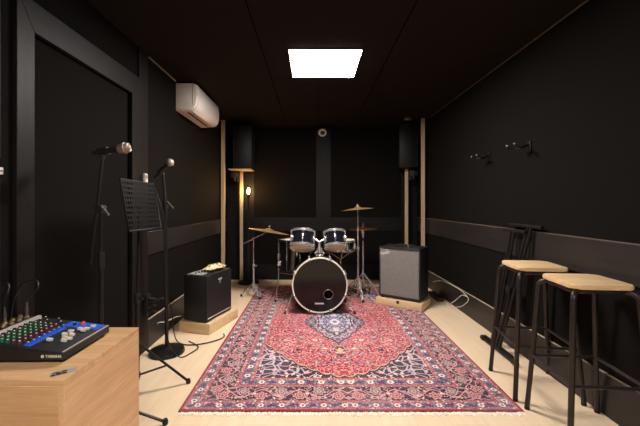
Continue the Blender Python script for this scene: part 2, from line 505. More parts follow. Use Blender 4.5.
# ------------------------------------------------------------------ ceiling fittings
def light_panel(y, label):
    t = thing('ceiling_light', label, 'ceiling light', (.100, y, H))
    MB().box(-.30, .30, -.30, .30, -.006, 0, .002, 1).build('frame', M['white'], t)
    MB().box(-.292, .292, -.292, .292, -.0075, -.0062).build('diffuser', M['panel_light'], t, smooth=False)
    return t
light_panel(3.06, 'square white LED ceiling panel glowing above the rug')
light_panel(-.60, 'square white LED ceiling panel over the cabinet end of the room')
mb = MB().box(.052, .066, 3.34, YB-.02, H-.006, H, .001, 1)
tag(mb.build('cable_duct', M['ceil']), 'thin black cable duct along the ceiling behind the light panel', 'cable duct')
mb = MB().box(.052, .066, 0.2, 2.72, H-.006, H, .001, 1)
tag(mb.build('cable_duct', M['ceil']), 'thin black cable duct along the ceiling in front of the light panel', 'cable duct')
t = thing('ceiling_sensor', 'small round white-ringed device high on the back wall', 'sensor', (.15, YB-T-.035, 2.335))
Mx = look((0, 0.02, 0), (0, -.8, -.6))
MB().torus(.050, .017, Mx @ Matrix.Translation((0, 0, .017)), 32, 10).build('ring', M['white'], t)
MB().lathe([(.036, 0), (.036, .02), (.025, .035), (0, .042)], Mx).build('dome', M['plastic'], t)
mb = MB().lathe([(0, 0), (.05, 0), (.055, -.02), (.045, -.035), (0, -.038)], Matrix.Translation((1.36, 4.95, H)))
tag(mb.build('ceiling_fitting', M['dim_edge']), 'small round dark fitting on the ceiling by the right speaker', 'ceiling fitting')

# air conditioner
t = thing('air_conditioner', 'white wall-mounted air conditioner high on the left wall', 'air conditioner', (XL, 3.467, 2.145))
L = .79
prof = [(0, .275), (.17, .275), (.20, .265), (.216, .245), (.222, .16), (.220, .085), (.208, .04), (.185, .012), (.15, .0), (0, .0)]
XZ = Matrix(((1, 0, 0, 0), (0, 0, 1, 0), (0, 1, 0, 0), (0, 0, 0, 1)))
MB().prism(prof, .03, L, .004, XZ).build('body', M['white'], t)
prof2 = [(0, .270), (.165, .270), (.193, .26), (.207, .24), (.213, .16), (.211, .09), (.20, .05), (.18, .02), (.145, .006), (0, .006)]
MB().prism(prof2, 0, .0295, .006, XZ).build('end_cap', M['white'], t)
MB().box(.166, .170, -.0012, -.0002, .05, .262).build('panel_seam', M['vent'], t)
mb = MB()
mb.box(.082, .104, .09, L-.06, -.0030, .001)
mb.build('outlet_slot', M['vent'], t)
mb = MB(); mb.box(.110, .165, .09, L-.06, -.007, -.0002, .002, 2)
mb.build('louver', M['white'], t)
mb = MB(); mb.box(0, .075, .0, L, -.004, -.0002, .001, 1); mb.build('base_plate', M['white'], t)

# wall controller
t = thing('wall_controller', 'small white wall controller beside the door frame above the music stand', 'controller', (XL+T, 2.79, 1.37))
MB().box(0, .02, -.024, .024, 0, .075, .004).build('body', M['white'], t)
MB().box(.02, .0212, -.016, .016, .035, .062).build('display', M['grey_print'], t)

# guitar hangers on the right wall
def hanger(y, label):
    t = thing('guitar_hanger', label, 'wall hook', (XR, y, 1.64), 0, 'guitar hangers on the right wall')
    MB().box(-.012, 0, -.025, .025, -.045, .045, .004).build('wall_plate', M['dark_iron'], t)
    MB().tube([(-.01, 0, .015), (-.04, 0, .005), (-.075, 0, -.01)], .008).build('arm', M['dark_iron'], t)
    mb = MB()
    mb.tube([(-.15, -.05, .008), (-.135, -.052, -.006), (-.10, -.045, -.01), (-.075, -.02, -.01), (-.072, 0, -.01), (-.075, .02, -.01), (-.10, .045, -.01), (-.135, .052, -.006), (-.15, .05, .008)], .009)
    mb.build('yoke', M['rubber'], t)
    for s in (-1, 1): MB().lathe([(0, 0), (.008, 0), (.008, .008), (0, .010)], Matrix.Translation((-.15, s*.05, .012))).build('tip', M['steel'], t)
    return t
hanger(2.655, 'black guitar hanger on the right wall, nearer the camera')
hanger(3.255, 'black guitar hanger on the right wall, nearer the back corner')

# ------------------------------------------------------------------ speakers on posts
def speaker_post(x, y, zt, label, s, shelf):
    t = thing('speaker_post', label, 'speaker stand', (x, y, 0))
    MB().box(-.023, .023, -.02, .02, 0, zt+.0075, .003).build('post', M['batten'], t)
    if shelf: MB().box(-.16, .18, -.19, .10, zt+.008, zt+.022, .003).build('shelf', M['batten'], t)
    else: MB().box(-.12, .12, -.14, .10, zt+.0078, zt+.016, .003).build('shelf', M['plastic'], t)
    mb = MB().box(s*.05-.012, s*.05+.012, -.06, -.02, zt-.16, zt-.0, .004).box(s*.095-.05, s*.095+.05, -.10, -.05, zt-.10, zt-.03, .01)
    mb.rod((s*.09, -.07, zt-.15), (s*.09, -.07, zt-.02), .018)
    mb.build('clamp', M['plastic'], t)
    return t
def speaker(x, y, z, rz, label, h):
    t = thing('loudspeaker', label, 'speaker', (x, y, z), rz)
    MB().prism([(-.138, -.12), (.138, -.12), (.10, .10), (-.10, .10)], 0, h, .008).build('cabinet', M['dark_metal'], t)
    MB().box(-.125, .125, -.130, -.1205, .02, h-.02, .004).build('grille', M['dark_metal'], t)
    return t
speaker_post(-1.105, 5.33, 1.705, 'pale wooden speaker post in the left back corner', -1, True)
speaker(-1.07, 5.27, 1.729, math.radians(8), 'black loudspeaker high in the left back corner by the glowing bulb', .655)
speaker_post(1.435, 5.30, 1.73, 'pale wooden speaker post in the right back corner', 1, False)
speaker(1.435, 5.25, 1.748, math.radians(-8), 'black loudspeaker high in the right back corner above the silver amplifier', .66)

# lamp
t = thing('floor_lamp', 'thin black pole lamp with glowing bare filament bulb in left back corner', 'lamp', (-.98, 5.24, 0))
MB().lathe([(0, 0), (.155, 0), (.16, .012), (.15, .028), (.02, .034), (0, .034)], None, 40).build('base', M['black_metal'], t)
MB().rod((0, 0, .03), (0, 0, 1.30), .011).build('pole', M['black_metal'], t)
MB().lathe([(0, 1.30), (.019, 1.30), (.021, 1.345), (.012, 1.352), (0, 1.352)]).build('socket', M['black_metal'], t)
MB().lathe([(0, 1.3525), (.009, 1.353), (.013, 1.365), (.018, 1.385), (.017, 1.40), (.011, 1.425), (.004, 1.442), (0, 1.444)]).build('bulb', M['bulb'], t)

# ------------------------------------------------------------------ rug
rug = thing('area_rug', 'red and navy patterned oriental rug under the drum kit', 'rug', (.219, 3.48, 0))
MB().box(-RX, RX, -RY, RY, .001, .012, .004, 2).build('pile', M['rug'], rug)
mb = MB()
for sy in (-1, 1):
    k = -RX+.006
    while k < RX-.004:
        w = random.uniform(.004, .008); l = random.uniform(.018, .038); dx = random.uniform(-.006, .006)
        y0 = sy*(RY-.002); y1 = sy*(RY+l)
        b = bmesh.new()
        pts = [(k, y0), (k+w, y0), (k+w*.8+dx, y1), (k+w*.1+dx, y1)]
        if sy < 0: pts = pts[::-1]
        mb.prism(pts, .0012, random.uniform(.004, .009))
        b.free(); k += w+random.uniform(.0005, .0035)
tag(mb.build('fringe', M['fringe'], rug, smooth=False), 'cream cotton fringe', kind='stuff')
RZ = .0125

# ------------------------------------------------------------------ drum kit
bd = thing('bass_drum', 'large black bass drum with pale hoop in the middle of the kit', 'drum', (.073, 3.70, RZ))
zc = .314; R = .285
YX = look((0, 0, zc), (0, 1, 0))            # local z -> +Y (away from the camera)
MB().lathe([(R-.004, .02), (R-.004, .44), (R-.012, .44), (R-.012, .02)], YX, 64).build('shell', M['wrap'], bd)
mb = MB().lathe([(R+.001, 0), (R+.014, 0), (R+.014, .038), (R+.001, .038), (R+.001, 0)], YX, 72)
mb.build('front_hoop', M['hoop'], bd)
mb = MB().lathe([(R-.006, .42), (R+.014, .42), (R+.014, .458), (R-.006, .458), (R-.006, .42)], YX, 72)
mb.build('rear_hoop', M['wrap'], bd)
px, pz = .092, -.098
# front head with a real port hole
b = bmesh.new(); n = 72; out = []; inn = []
for i in range(n):
    a = 2*PI*i/n
    out.append(b.verts.new(((R+.0005)*math.cos(a), .008, zc+(R+.0005)*math.sin(a))))
    inn.append(b.verts.new((px+.05*math.cos(a), .008, zc+pz+.05*math.sin(a))))
for i in range(n): b.faces.new((out[i], out[(i+1) % n], inn[(i+1) % n], inn[i]))
mb = MB(); mb._merge(b); mb.build('front_head', M['dark_head'], bd)
MB().torus(.050, .004, look((px, .006, zc+pz), (0, 1, 0)), 40, 8).build('port_ring', M['steel'], bd)
MB().lathe([(0, .43), (R-.013, .43), (R-.013, .433), (0, .433)], YX, 64).build('rear_head', M['hole'], bd)
text('logo_print', 'YAMAHA', .021, M['print'], bd, Matrix.Translation((-.005, .0065, zc-.197)) @ Matrix.Rotation(PI/2, 4, 'X'), 0, .0008, .0016, 1.1)
for i in range(8):
    a = math.radians(22.5+45*i)
    ca, sa = math.cos(a), math.sin(a)
    mb = MB()
    Mr = Matrix.Translation((0, 0, zc)) @ Matrix.Rotation(-a, 4, 'Y')
    mb.box(R+.010, R+.024, -.006, .045, -.012, .012, .003, 2, Mr)
    mb.box(R-.002, R+.016, -.007, -.001, -.010, .010, .002, 1, Mr)
    p0 = Mr @ V3((R+.018, .045, 0)); p1 = Mr @ V3((R+.018, .15, 0))
    mb.rod(p0, p1, .004, n=8)
    mb.box(R-.004, R+.028, .14, .19, -.011, .011, .004, 2, Mr)
    mb.build('claw_hook', M['chrome'], bd)
for s in (-1, 1):
    mb = MB()
    p = V3((s*.27, .16, zc-.05)); q = V3((s*.375, .03, .008))
    mb.rod(p, q, .007, n=10)
    mb.box(s*.272-.02, s*.272+.02, .13, .19, zc-.08, zc-.02, .006)
    o = mb.build('spur', M['chrome'], bd)
    MB().lathe([(0, 0), (.013, 0), (.010, .028), (0, .028)], Matrix.Translation((s*.378, .026, 0)), 12).build('rubber_foot', M['rubber'], o)
mb = MB()
mb.box(-.045, .045, .17, .25, zc+R-.006, zc+R+.02, .008)
mb.rod((0, .21, zc+R+.01), (0, .21, zc+R+.165), .016)
mb.lathe([(0, 0), (.030, 0), (.030, .05), (0, .05)], Matrix.Translation((0, .21, zc+R+.04)), 20)
mb.rod((0, .21, zc+R+.155), (-.055, .235, zc+R+.19), .011)
mb.rod((0, .21, zc+R+.155), (.06, .235, zc+R+.19), .011)
mb.rod((-.05, .19, zc+R+.03), (-.015, .205, zc+R+.07), .010); mb.rod((.05, .19, zc+R+.03), (.015, .205, zc+R+.07), .010)
mb.build('tom_mount', M['chrome'], bd)

def drum(t, Mx, r, h, nl, lower=M['cream'], hoopm=M['chrome']):
    MB().lathe([(r, .004), (r, h-.004), (r-.006, h-.004), (r-.006, .004), (r, .004)], Mx, 48).build('shell', M['wrap'], t)
    for nm, z in (('top_hoop', h-.016), ('bottom_hoop', .001)):
        MB().lathe([(r+.002, z), (r+.010, z), (r+.011, z+.026), (r+.014, z+.028), (r+.002, z+.028), (r+.002, z)], Mx, 48).build(nm, hoopm, t)
    MB().lathe([(0, h), (r, h), (r, h+.002), (0, h+.002)], Mx, 48).build('top_head', M['cream'], t)
    MB().lathe([(0, 0), (r+.004, 0), (r+.004, -.003), (0, -.003)], Mx, 48).build('bottom_head', lower, t)
    for i in range(nl):
        a = 2*PI*(i+.5)/nl
        Mr = Mx @ Matrix.Rotation(a, 4, 'Z')
        mb = MB().box(r, r+.022, -.010, .010, h*.5-.03, h*.5+.03, .005, 2, Mr)
        mb.rod(Mr @ V3((r+.012, 0, .0)), Mr @ V3((r+.012, 0, h)), .0035, n=8)
        mb.build('lug', M['chrome'], t)
def tilt(c, tx, ty, h):
    return Matrix.Rotation(ty, 4, 'Y') @ Matrix.Rotation(tx, 4, 'X') @ Matrix.Translation((0, 0, -h/2))
t = thing('rack_tom', 'larger black rack tom mounted above bass drum, on the left', 'drum', (-.118, 3.98, .778), 0, 'rack toms')
drum(t, tilt(0, math.radians(-25), math.radians(3), .185), .138, .185, 6)
t = thing('rack_tom', 'smaller black rack tom mounted above bass drum, on the right', 'drum', (.252, 3.98, .778), 0, 'rack toms')
drum(t, tilt(0, math.radians(-25), math.radians(-3), .18), .124, .18, 6)

# floor tom
t = thing('floor_tom', 'black floor tom on chrome legs behind bass drum at left', 'drum', (-.235, 4.32, RZ))
drum(t, Matrix.Translation((0, 0, .35)), .195, .39, 8, M['cream'], M['black_metal'])
for a in (215, 335, 95):
    ca, sa = math.cos(math.radians(a)), math.sin(math.radians(a))
    mb = MB().tube([(ca*.225, sa*.225, .58), (ca*.225, sa*.225, .25), (ca*.24, sa*.24, .18), (ca*.265, sa*.265, .012)], .006)
    mb.box(-.02, .02, -.02, .02, .44, .49, .005, 2, Matrix.Translation((ca*.215, sa*.215, 0)))
    o = mb.build('leg', M['chrome'], t)
    MB().lathe([(0, 0), (.013, 0), (.011, .03), (0, .03)], Matrix.Translation((ca*.265, sa*.265, 0)), 12).build('rubber_foot', M['rubber'], o)

def tripod(t, z_hub, z_low, feet, r=.007, m=M['chrome'], double=True, hub_r=.018):
    """three legs from an upper collar to feet [(x,y)], braced to a lower collar"""
    for fx, fy in feet:
        d = V3((fx, fy, 0)); dn = d.normalized(); sd = V3((-dn.y, dn.x, 0))*.009
        mb = MB()
        for s in ((-1, 1) if double else (0,)):
            mb.rod(V3((dn.x*hub_r, dn.y*hub_r, z_hub))+sd*s, V3((fx, fy, .014))+sd*s, r, n=8)
        mid = V3((fx*.55, fy*.55, z_hub*.45+.006))
        mb.rod((dn.x*hub_r*.8, dn.y*hub_r*.8, z_low), mid, r*.8, n=8)
        o = mb.build('leg', m, t)
        MB().lathe([(0, 0), (.014, 0), (.016, .012), (.011, .03), (0, .03)], Matrix.Translation((fx, fy, 0)), 12).build('rubber_foot', M['rubber'], o)
    for z in (z_hub, z_low):
        MB().lathe([(0, -.015), (hub_r, -.015), (hub_r, .015), (0, .015)], Matrix.Translation((0, 0, z)), 16).build('collar', m, t)
def feet(r, a0): return [(r*math.cos(math.radians(a0+k)), r*math.sin(math.radians(a0+k))) for k in (0, 120, 240)]
def cymbal(name, label, R, p, tx, ty, cat='cymbal', up=1, group=None):
    t = thing(name, label, cat, p, 0, group); t.rotation_euler = (tx, ty, 0)
    pr = [(.007, .022), (.02, .0215), (R*.16, .012), (R*.2, .004), (R*.25, .001), (R*.6, -.008), (R, -.020)]
    if up < 0: pr = [(r, -z) for r, z in pr]
    low = [(r, z-.0015) for r, z in pr[::-1]]
    mb = MB().lathe(pr+low+[pr[0]], None, 64); mb.build('plate', M['brass'], t)
    return t
# left cymbal on a boom stand
t = thing('cymbal_stand', 'chrome boom cymbal stand at the left of the kit', 'cymbal stand', (-.765, 4.44, RZ), 0, 'chrome cymbal stands')
zz = RZ
MB().rod((0, 0, .05), (0, 0, .40), .0125).build('lower_tube', M['chrome'], t)
MB().rod((0, 0, .40), (0, 0, .745), .009).build('upper_tube', M['chrome'], t)
mb = MB().lathe([(0, -.02), (.019, -.02), (.019, .02), (0, .02)], Matrix.Translation((0, 0, .40)), 16).rod((0, 0, .40), (.04, -.02, .40), .006)
mb.box(.035, .045, -.035, -.005, .39, .41, .003); mb.build('height_clamp', M['chrome'], t)
mb = MB().rod((-.14, 0, .672), (.1975, 0, .842), .007).lathe([(0, -.018), (.018, -.018), (.018, .018), (0, .018)], look((0, -.005, .742), (0, 1, 0)), 16)
mb.rod((.1975, 0, .835), (.207, 0, .905), .0055)
mb.build('boom_arm', M['chrome'], t)
MB().lathe([(0, 0), (.012, 0), (.010, .02), (0, .022)], Matrix.Translation((.205, 0, .893)), 12).build('wing_nut', M['chrome'], t)
tripod(t, .16, .08, [(-.155, .0), (.10, -.14), (.09, .17)], .0055)
cymbal('ride_cymbal', 'large bronze cymbal at the left of the kit, tilted down to the right', .262, (-.5665, 4.44, .866), math.radians(-3.5), math.radians(9.5))
# right crash
t = thing('cymbal_stand', 'tall chrome straight cymbal stand at the right of the kit holding the topmost cymbal', 'cymbal stand', (.574, 4.40, RZ), 0, 'chrome cymbal stands')
MB().rod((0, 0, .05), (0, 0, .62), .013).build('lower_tube', M['chrome'], t)
MB().rod((0, 0, .62), (0, 0, 1.12), .0095).build('upper_tube', M['chrome'], t)
mb = MB().lathe([(0, -.022), (.021, -.022), (.021, .022), (0, .022)], Matrix.Translation((0, 0, .62)), 16).rod((0, 0, .62), (-.04, -.02, .62), .006)
mb.build('height_clamp', M['chrome'], t)
mb = MB().lathe([(0, -.016), (.016, -.016), (.016, .016), (0, .016)], look((0, 0, 1.115), (0, 1, 0)), 14).rod((0, 0, 1.115), (-.006, 0, 1.178), .006)
mb.build('tilter', M['chrome'], t)
MB().lathe([(0, 0), (.013, 0), (.011, .022), (0, .024)], Matrix.Translation((-.006, 0, 1.165)), 12).build('wing_nut', M['chrome'], t)
tripod(t, .24, .10, [(.03, -.24), (-.19, .10), (.17, .17)], .006)
cymbal('crash_cymbal', 'bronze crash cymbal, topmost of the kit', .207, (.568, 4.40, 1.150), math.radians(-1), math.radians(-5))
# hi-hat
t = thing('hi_hat_stand', 'chrome hi-hat stand between the crash stand and the silver amplifier', 'cymbal stand', (.665, 4.58, RZ))
MB().rod((0, 0, .06), (0, 0, .70), .012).build('lower_tube', M['chrome'], t)
MB().rod((0, 0, .70), (0, 0, .955), .004).build('pull_rod', M['chrome'], t)
MB().lathe([(0, 0), (.017, 0), (.02, .03), (.03, .10), (0, .105)], Matrix.Translation((0, 0, .735)), 16).build('cup', M['chrome'], t)
MB().lathe([(0, 0), (.010, 0), (.010, .028), (0, .03)], Matrix.Translation((0, 0, .893)), 12).build('clutch', M['chrome'], t)
tripod(t, .26, .10, [(.20, -.16), (-.19, .02), (.12, .18)], .006)
MB().box(-.045, .045, -.02, .22, .012, .03, .006).build('pedal', M['steel'], t)
cymbal('hi_hat_cymbal', 'upper bronze hi-hat cymbal under the crash cymbal', .184, (.665, 4.58, .885), 0, math.radians(-2), group='hi-hat pair')
cymbal('hi_hat_cymbal', 'lower bronze hi-hat cymbal facing the upper one', .184, (.665, 4.58, .862), 0, math.radians(-1), up=-1, group='hi-hat pair')
# snare
t = thing('snare_drum', 'black snare drum half hidden behind the smaller rack tom', 'drum', (.345, 4.34, .60))
drum(t, Matrix.Translation((0, 0, .018)), .175, .125, 8)
t = thing('snare_stand', 'chrome snare stand behind the bass drum', 'drum stand', (.345, 4.34, RZ))
MB().rod((0, 0, .06), (0, 0, .50), .012).build('tube', M['chrome'], t)
for a in (30, 150, 270):
    ca, sa = math.cos(math.radians(a)), math.sin(math.radians(a))
    MB().tube([(0, 0, .49), (ca*.1, sa*.1, .54), (ca*.19, sa*.19, .575), (ca*.204, sa*.204, .595), (ca*.204, sa*.204, .63)], .006).build('basket_arm', M['chrome'], t)
tripod(t, .22, .10, feet(.17, 45), .006)

# ------------------------------------------------------------------ amplifiers
# right: silver grille combo
ang = math.atan2(-.57, .82)     # local +x runs along the front to the viewer's right
cn = V3((1.197, 3.80, 0)); ex = V3((.82, -.57, 0)); ey = V3((.57, .82, 0))
t = thing('wooden_plinth', 'low pale wooden plinth under the silver-fronted amplifier', 'plinth', cn-ex*.275+ey*.18, ang)
t.location.z = .0125
MB().box(-.275, .275, -.18, .18, 0, .078, .003).build('board_box', M['pine'], t)
MB().box(-.016, .016, -.184, -.1805, .045, .077, .001, 1).build('cut_out', M['vent'], t)
t = thing('amplifier', 'black bass amplifier with silver grille cloth by the right back corner', 'amplifier', cn-ex*.275+ey*.195-V3((.0, .0, 0)), ang)
t.location.z = .091
w, dp, h = .246, .155, .604
mb = MB().box(-w, w, -dp+.012, dp, .012, h, .010)
mb.box(-w, w, -dp, -dp+.0119, .012, .04, .003).box(-w, w, -dp, -dp+.0119, h-.03, h, .003)
mb.box(-w, -w+.016, -dp, -dp+.0119, .04, h-.03, .002).box(w-.016, w, -dp, -dp+.0119, .04, h-.03, .002)
mb.build('cabinet', M['tolex'], t)
MB().box(-w+.017, w-.017, -dp+.001, -dp+.0119, .041, h-.031).build('grille', M['grille'], t)
MB().box(-w+.012, w-.012, -dp-.002, -dp-.0002, h-.034, h-.028).build('trim_strip', M['chrome'], t)
MB().box(-w+.03, w-.03, -dp+.02, -dp+.13, h+.0002, h+.006, .001, 1).build('control_panel', M['plastic'], t)
for k in range(7):
    MB().lathe([(0, 0), (.011, 0), (.009, .016), (0, .017)], Matrix.Translation((-.17+k*.05, -dp+.075, h+.0062)), 14).build('knob', M['plastic'] if k != 5 else M['chrome'], t)
MB().tube([(-.11, .03, h), (-.10, .03, h+.010), (-.05, .03, h+.014), (.05, .03, h+.014), (.10, .03, h+.010), (.11, .03, h)], .009).build('handle', M['rubber'], t)
for sx in (-1, 1):
    for sy in (-1, 1):
        MB().lathe([(0, 0), (.018, 0), (.020, .0125), (0, .0125)], Matrix.Translation((sx*.21, sy*.12, 0)), 14).build('foot', M['rubber'], t)
        MB().box(sx*w-.022*(sx > 0)-.0*(sx < 0), sx*w+.022*(sx < 0), sy*dp-.022*(sy > 0), sy*dp+.022*(sy < 0), h-.02, h+.002, .003,
                 1).build('corner_guard', M['plastic'], t)
Mt = Matrix.Translation((-w+.072, -dp-.0005, h-.072)) @ Matrix.Rotation(PI/2, 4, 'X') @ Matrix.Rotation(math.radians(16), 4, 'Z')
lg = text('logo', 'Fender', .056, M['print'], t, Mt, .35, .0012, .0004, .78)
# left: small black combo seen from its side
ang = math.radians(17)          # local y runs along the front, +x is the front face
e1 = V3((-math.sin(ang), math.cos(ang), 0)); e1 = V3((.292, .956, 0)); e2 = V3((-.956, .292, 0)); ang = math.atan2(-.292, .956)
cn = V3((-.946, 3.15, 0))
t = thing('wooden_plinth', 'low pale wooden plinth under the small black amplifier', 'plinth', cn+e1*.26+e2*.165, ang)
MB().box(-.165, .165, -.26, .26, 0, .098, .003).build('board_box', M['pine'], t)
t = thing('amplifier', 'small black guitar amplifier on the left, with a crumpled cloth on top', 'amplifier', cn+e1*.235+e2*.165, ang)
t.location.z = .0985
w, dp, h = .125, .218, .435
mb = MB().box(-w, w-.012, -dp, dp, .012, h, .008)
for a in ((-dp, -dp+.018, .012, h), (dp-.018, dp, .012, h)): mb.box(w-.0119, w, a[0], a[1], a[2], a[3], .003)
mb.box(w-.0119, w, -dp+.018, dp-.018, h-.02, h, .003).box(w-.0119, w, -dp+.018, dp-.018, .012, .03, .003)
mb.build('cabinet', M['tolex'], t)
MB().box(w-.0119, w-.003, -dp+.0185, dp-.0185, .031, h-.021).build('grille', M['plastic'], t)
MB().box(w-.003, w+.002, -dp+.016, dp-.016, .030, .038, .001, 1).build('trim_strip', M['silver_bar'], t)
MB().box(-.10, .055, -dp+.02, dp-.02, h+.0002, h+.006, .001, 1).build('control_panel', M['grey_print'], t)
for k in range(8):
    MB().lathe([(0, 0), (.009, 0), (.008, .018), (0, .019)], Matrix.Translation((-.02, -dp+.045+k*.045, h+.0062)), 12).build('knob', M['plastic'] if k else M['chrome'], t)
MB().box(w-.003, w+.0015, -.025, .04, h-.078, h-.060, .002, 1).build('logo_plate', M['grey_print'], t)
MB().box(w-.003, w+.001, .002, .014, h-.108, h-.084, .001, 1).build('emblem', M['grey_print'], t)
for sx in (-1, 1):
    for sy in (-1, 1): MB().lathe([(0, 0), (.014, 0), (.016, .0125), (0, .0125)], Matrix.Translation((sx*.09, sy*.17, 0)), 12).build('foot', M['rubber'], t)
amp_l = t
# crumpled cloth on top
b = bmesh.new(); nx, ny = 15, 32; g = {}
rnd = [(random.uniform(12, 34), random.uniform(0, 6), random.uniform(12, 34), random.uniform(0, 6), random.uniform(.3, 1)) for _ in range(7)]
for i in range(nx):
    for j in range(ny):
        u, v = i/(nx-1)-.5, j/(ny-1)-.5
        e = max(0, 1-(abs(u*2)**2.5))*max(0, 1-abs(v*2)**2.5)
        z = sum(k[4]*math.sin(u*k[0]+k[1])*math.sin(v*k[2]+k[3]) for k in rnd)*.006
        g[i, j] = b.verts.new((u*.12+.01*math.sin(v*9), v*.27+.014*math.sin(u*17+1), max(.002, .006+e*(.034+z))))
for i in range(nx-1):
    for j in range(ny-1): b.faces.new((g[i, j], g[i+1, j], g[i+1, j+1], g[i, j+1]))
ex_ = bmesh.ops.solidify(b, geom=list(b.faces), thickness=.003)
mb = MB(); mb._merge(b)
o = mb.build('crumpled_cloth', M['cloth'], None, ang=80); o.location = amp_l.location + V3((.05, .03, h+.0265)); o.rotation_euler = (0, 0, ang)
tag(o, 'crumpled cream and green cloth lying on the small black amplifier', 'cloth')

# ------------------------------------------------------------------ microphones and stands
def mic(label, tail, head, rb, big):
    tail = V3(tail); head = V3(head); Lm = (head-tail).length
    t = thing('microphone', label, 'microphone', tail)
    Mx = look((0, 0, 0), head-tail)
    nk = Lm-2*rb*big
    MB().lathe([(0, 0), (.010, 0), (.012, .008), (.0125, nk*.4), (.017, nk*.85), (.021, nk), (0, nk)], Mx, 24).build('body', M['plastic'], t)
    if big > 1.1:
        MB().lathe([(0, nk), (.022, nk+.001), (rb, nk+.016), (rb*1.04, nk+.03), (rb*1.04, nk+.045), (rb*.9, Lm-.012), (rb*.55, Lm-.002), (0, Lm)], Mx, 28).build('grille', M['mesh_bronze'], t)
        MB().torus(rb*1.03, .0045, Mx @ Matrix.Translation((0, 0, nk+.036)), 28, 8).build('band', M['steel'], t)
        MB().torus(rb*.82, .004, Mx @ Matrix.Translation((0, 0, Lm-.008)), 28, 8).build('nose_band', M['steel'], t)
    else:
        pr = [(0, nk)]
        for k in range(1, 9):
            a = -PI/2+PI*k/9; pr.append((rb*math.cos(a), nk+rb+rb*math.sin(a)))
        pr.append((0, Lm))
        MB().lathe(pr, Mx, 28).build('grille', M['mesh_ball'], t)
        MB().torus(rb, .003, Mx @ Matrix.Translation((0, 0, nk+rb)), 28, 8).build('band', M['steel'], t)
    return t
# round-base stand
bx, by_ = -1.178, 2.78
t = thing('mic_stand', 'black microphone stand with round weighted base on the floor', 'microphone stand', (bx, by_, 0))
MB().lathe([(0, 0), (.135, 0), (.138, .012), (.130, .030), (.05, .042), (.02, .055), (0, .055)], None, 48).build('base', M['black_metal'], t)
MB().rod((0, 0, .05), (-.012, 0, 1.19), .0145).build('lower_tube', M['black_metal'], t)
MB().rod((-.012, 0, 1.19), (-.030, 0, 1.455), .0095).build('upper_tube', M['black_metal'], t)
mb = MB().lathe([(0, -.03), (.021, -.03), (.021, .03), (0, .03)], Matrix.Translation((-.012, 0, 1.195)), 16)
mb.rod((-.01, 0, 1.2), (.02, -.02, 1.21), .008); mb.build('clutch', M['plastic'], t)
MB().rod((.012, -.018, 1.215), (.065, -.03, 1.165), .006).build('lever', M['steel'], t)
mb = MB().lathe([(.019, -.03), (.023, -.03), (.026, .03), (.022, .03), (.019, -.03)], look((-.040, 0, 1.468), (.143, 0, .145)), 20)
mb.rod((-.030, 0, 1.44), (-.034, 0, 1.452), .012); mb.build('clip', M['plastic'], t)
mic('black microphone with silver ball grille on the round-base stand', (bx-.095, by_, 1.41), (bx+.048, by_, 1.556), .031, 1.0)
# tripod stand by the door
bx1, by1 = -1.13, 1.84
t = thing('mic_stand', 'black tripod boom microphone stand in front of the door', 'microphone stand', (bx1, by1, 0))
MB().rod((0, 0, .06), (0, 0, .90), .011).build('lower_tube', M['black_metal'], t)
MB().rod((0, 0, .90), (0, 0, 1.17), .008).build('upper_tube', M['black_metal'], t)
MB().lathe([(0, -.045), (.016, -.045), (.016, .045), (0, .045)], Matrix.Translation((0, 0, .90)), 14).build('clutch', M['plastic'], t)
mb = MB().lathe([(0, -.024), (.021, -.024), (.021, .02), (0, .02)], look((0, -.002, 1.175), (0, 1, 0)), 16)
mb.rod((-.03, -.004, 1.175), (.02, -.004, 1.175), .012); mb.build('boom_clamp', M['plastic'], t)
MB().rod((.028, -.03, 1.178), (.062, -.035, 1.142), .0055).build('lever', M['steel'], t)
MB().rod((-.056, -.004, .875), (.012, -.004, 1.462), .0075).build('boom_arm', M['black_metal'], t)
mb = MB().lathe([(.016, -.026), (.0185, -.026), (.020, .026), (.017, .026), (.016, -.026)], look((.012, 0, 1.4815), (.208, 0, .032)), 20)
mb.rod((.008, -.002, 1.44), (.010, -.002, 1.462), .013); mb.build('clip', M['plastic'], t)
tripod(t, .15, .07, [(.325, .04), (-.19, .25), (-.14, -.28)], .008, M['black_metal'], False)
mic('microphone with large bronze oval grille pointing right in front of the door', (bx1-.043, by1, 1.472), (bx1+.155, by1, 1.503), .026, 1.22)

# music stand
sx_, sy_ = -1.12, 2.2
t = thing('music_stand', 'black perforated music stand on tripod legs between the microphones', 'music stand', (sx_, sy_, 0))
MB().rod((0, 0, .08), (0, 0, .60), .013).build('lower_tube', M['black_metal'], t)
MB().rod((0, 0, .60), (.012, 0, 1.17), .009).build('upper_tube', M['black_metal'], t)
mb = MB().lathe([(0, -.03), (.021, -.03), (.021, .03), (0, .03)], Matrix.Translation((0, 0, .60)), 14).rod((0, 0, .6), (.05, -.03, .605), .007)
mb.build('clutch', M['plastic'], t)
tripod(t, .30, .11, [(.285, .11), (-.19, .17), (-.05, -.24)], .0085, M['black_metal'], False)
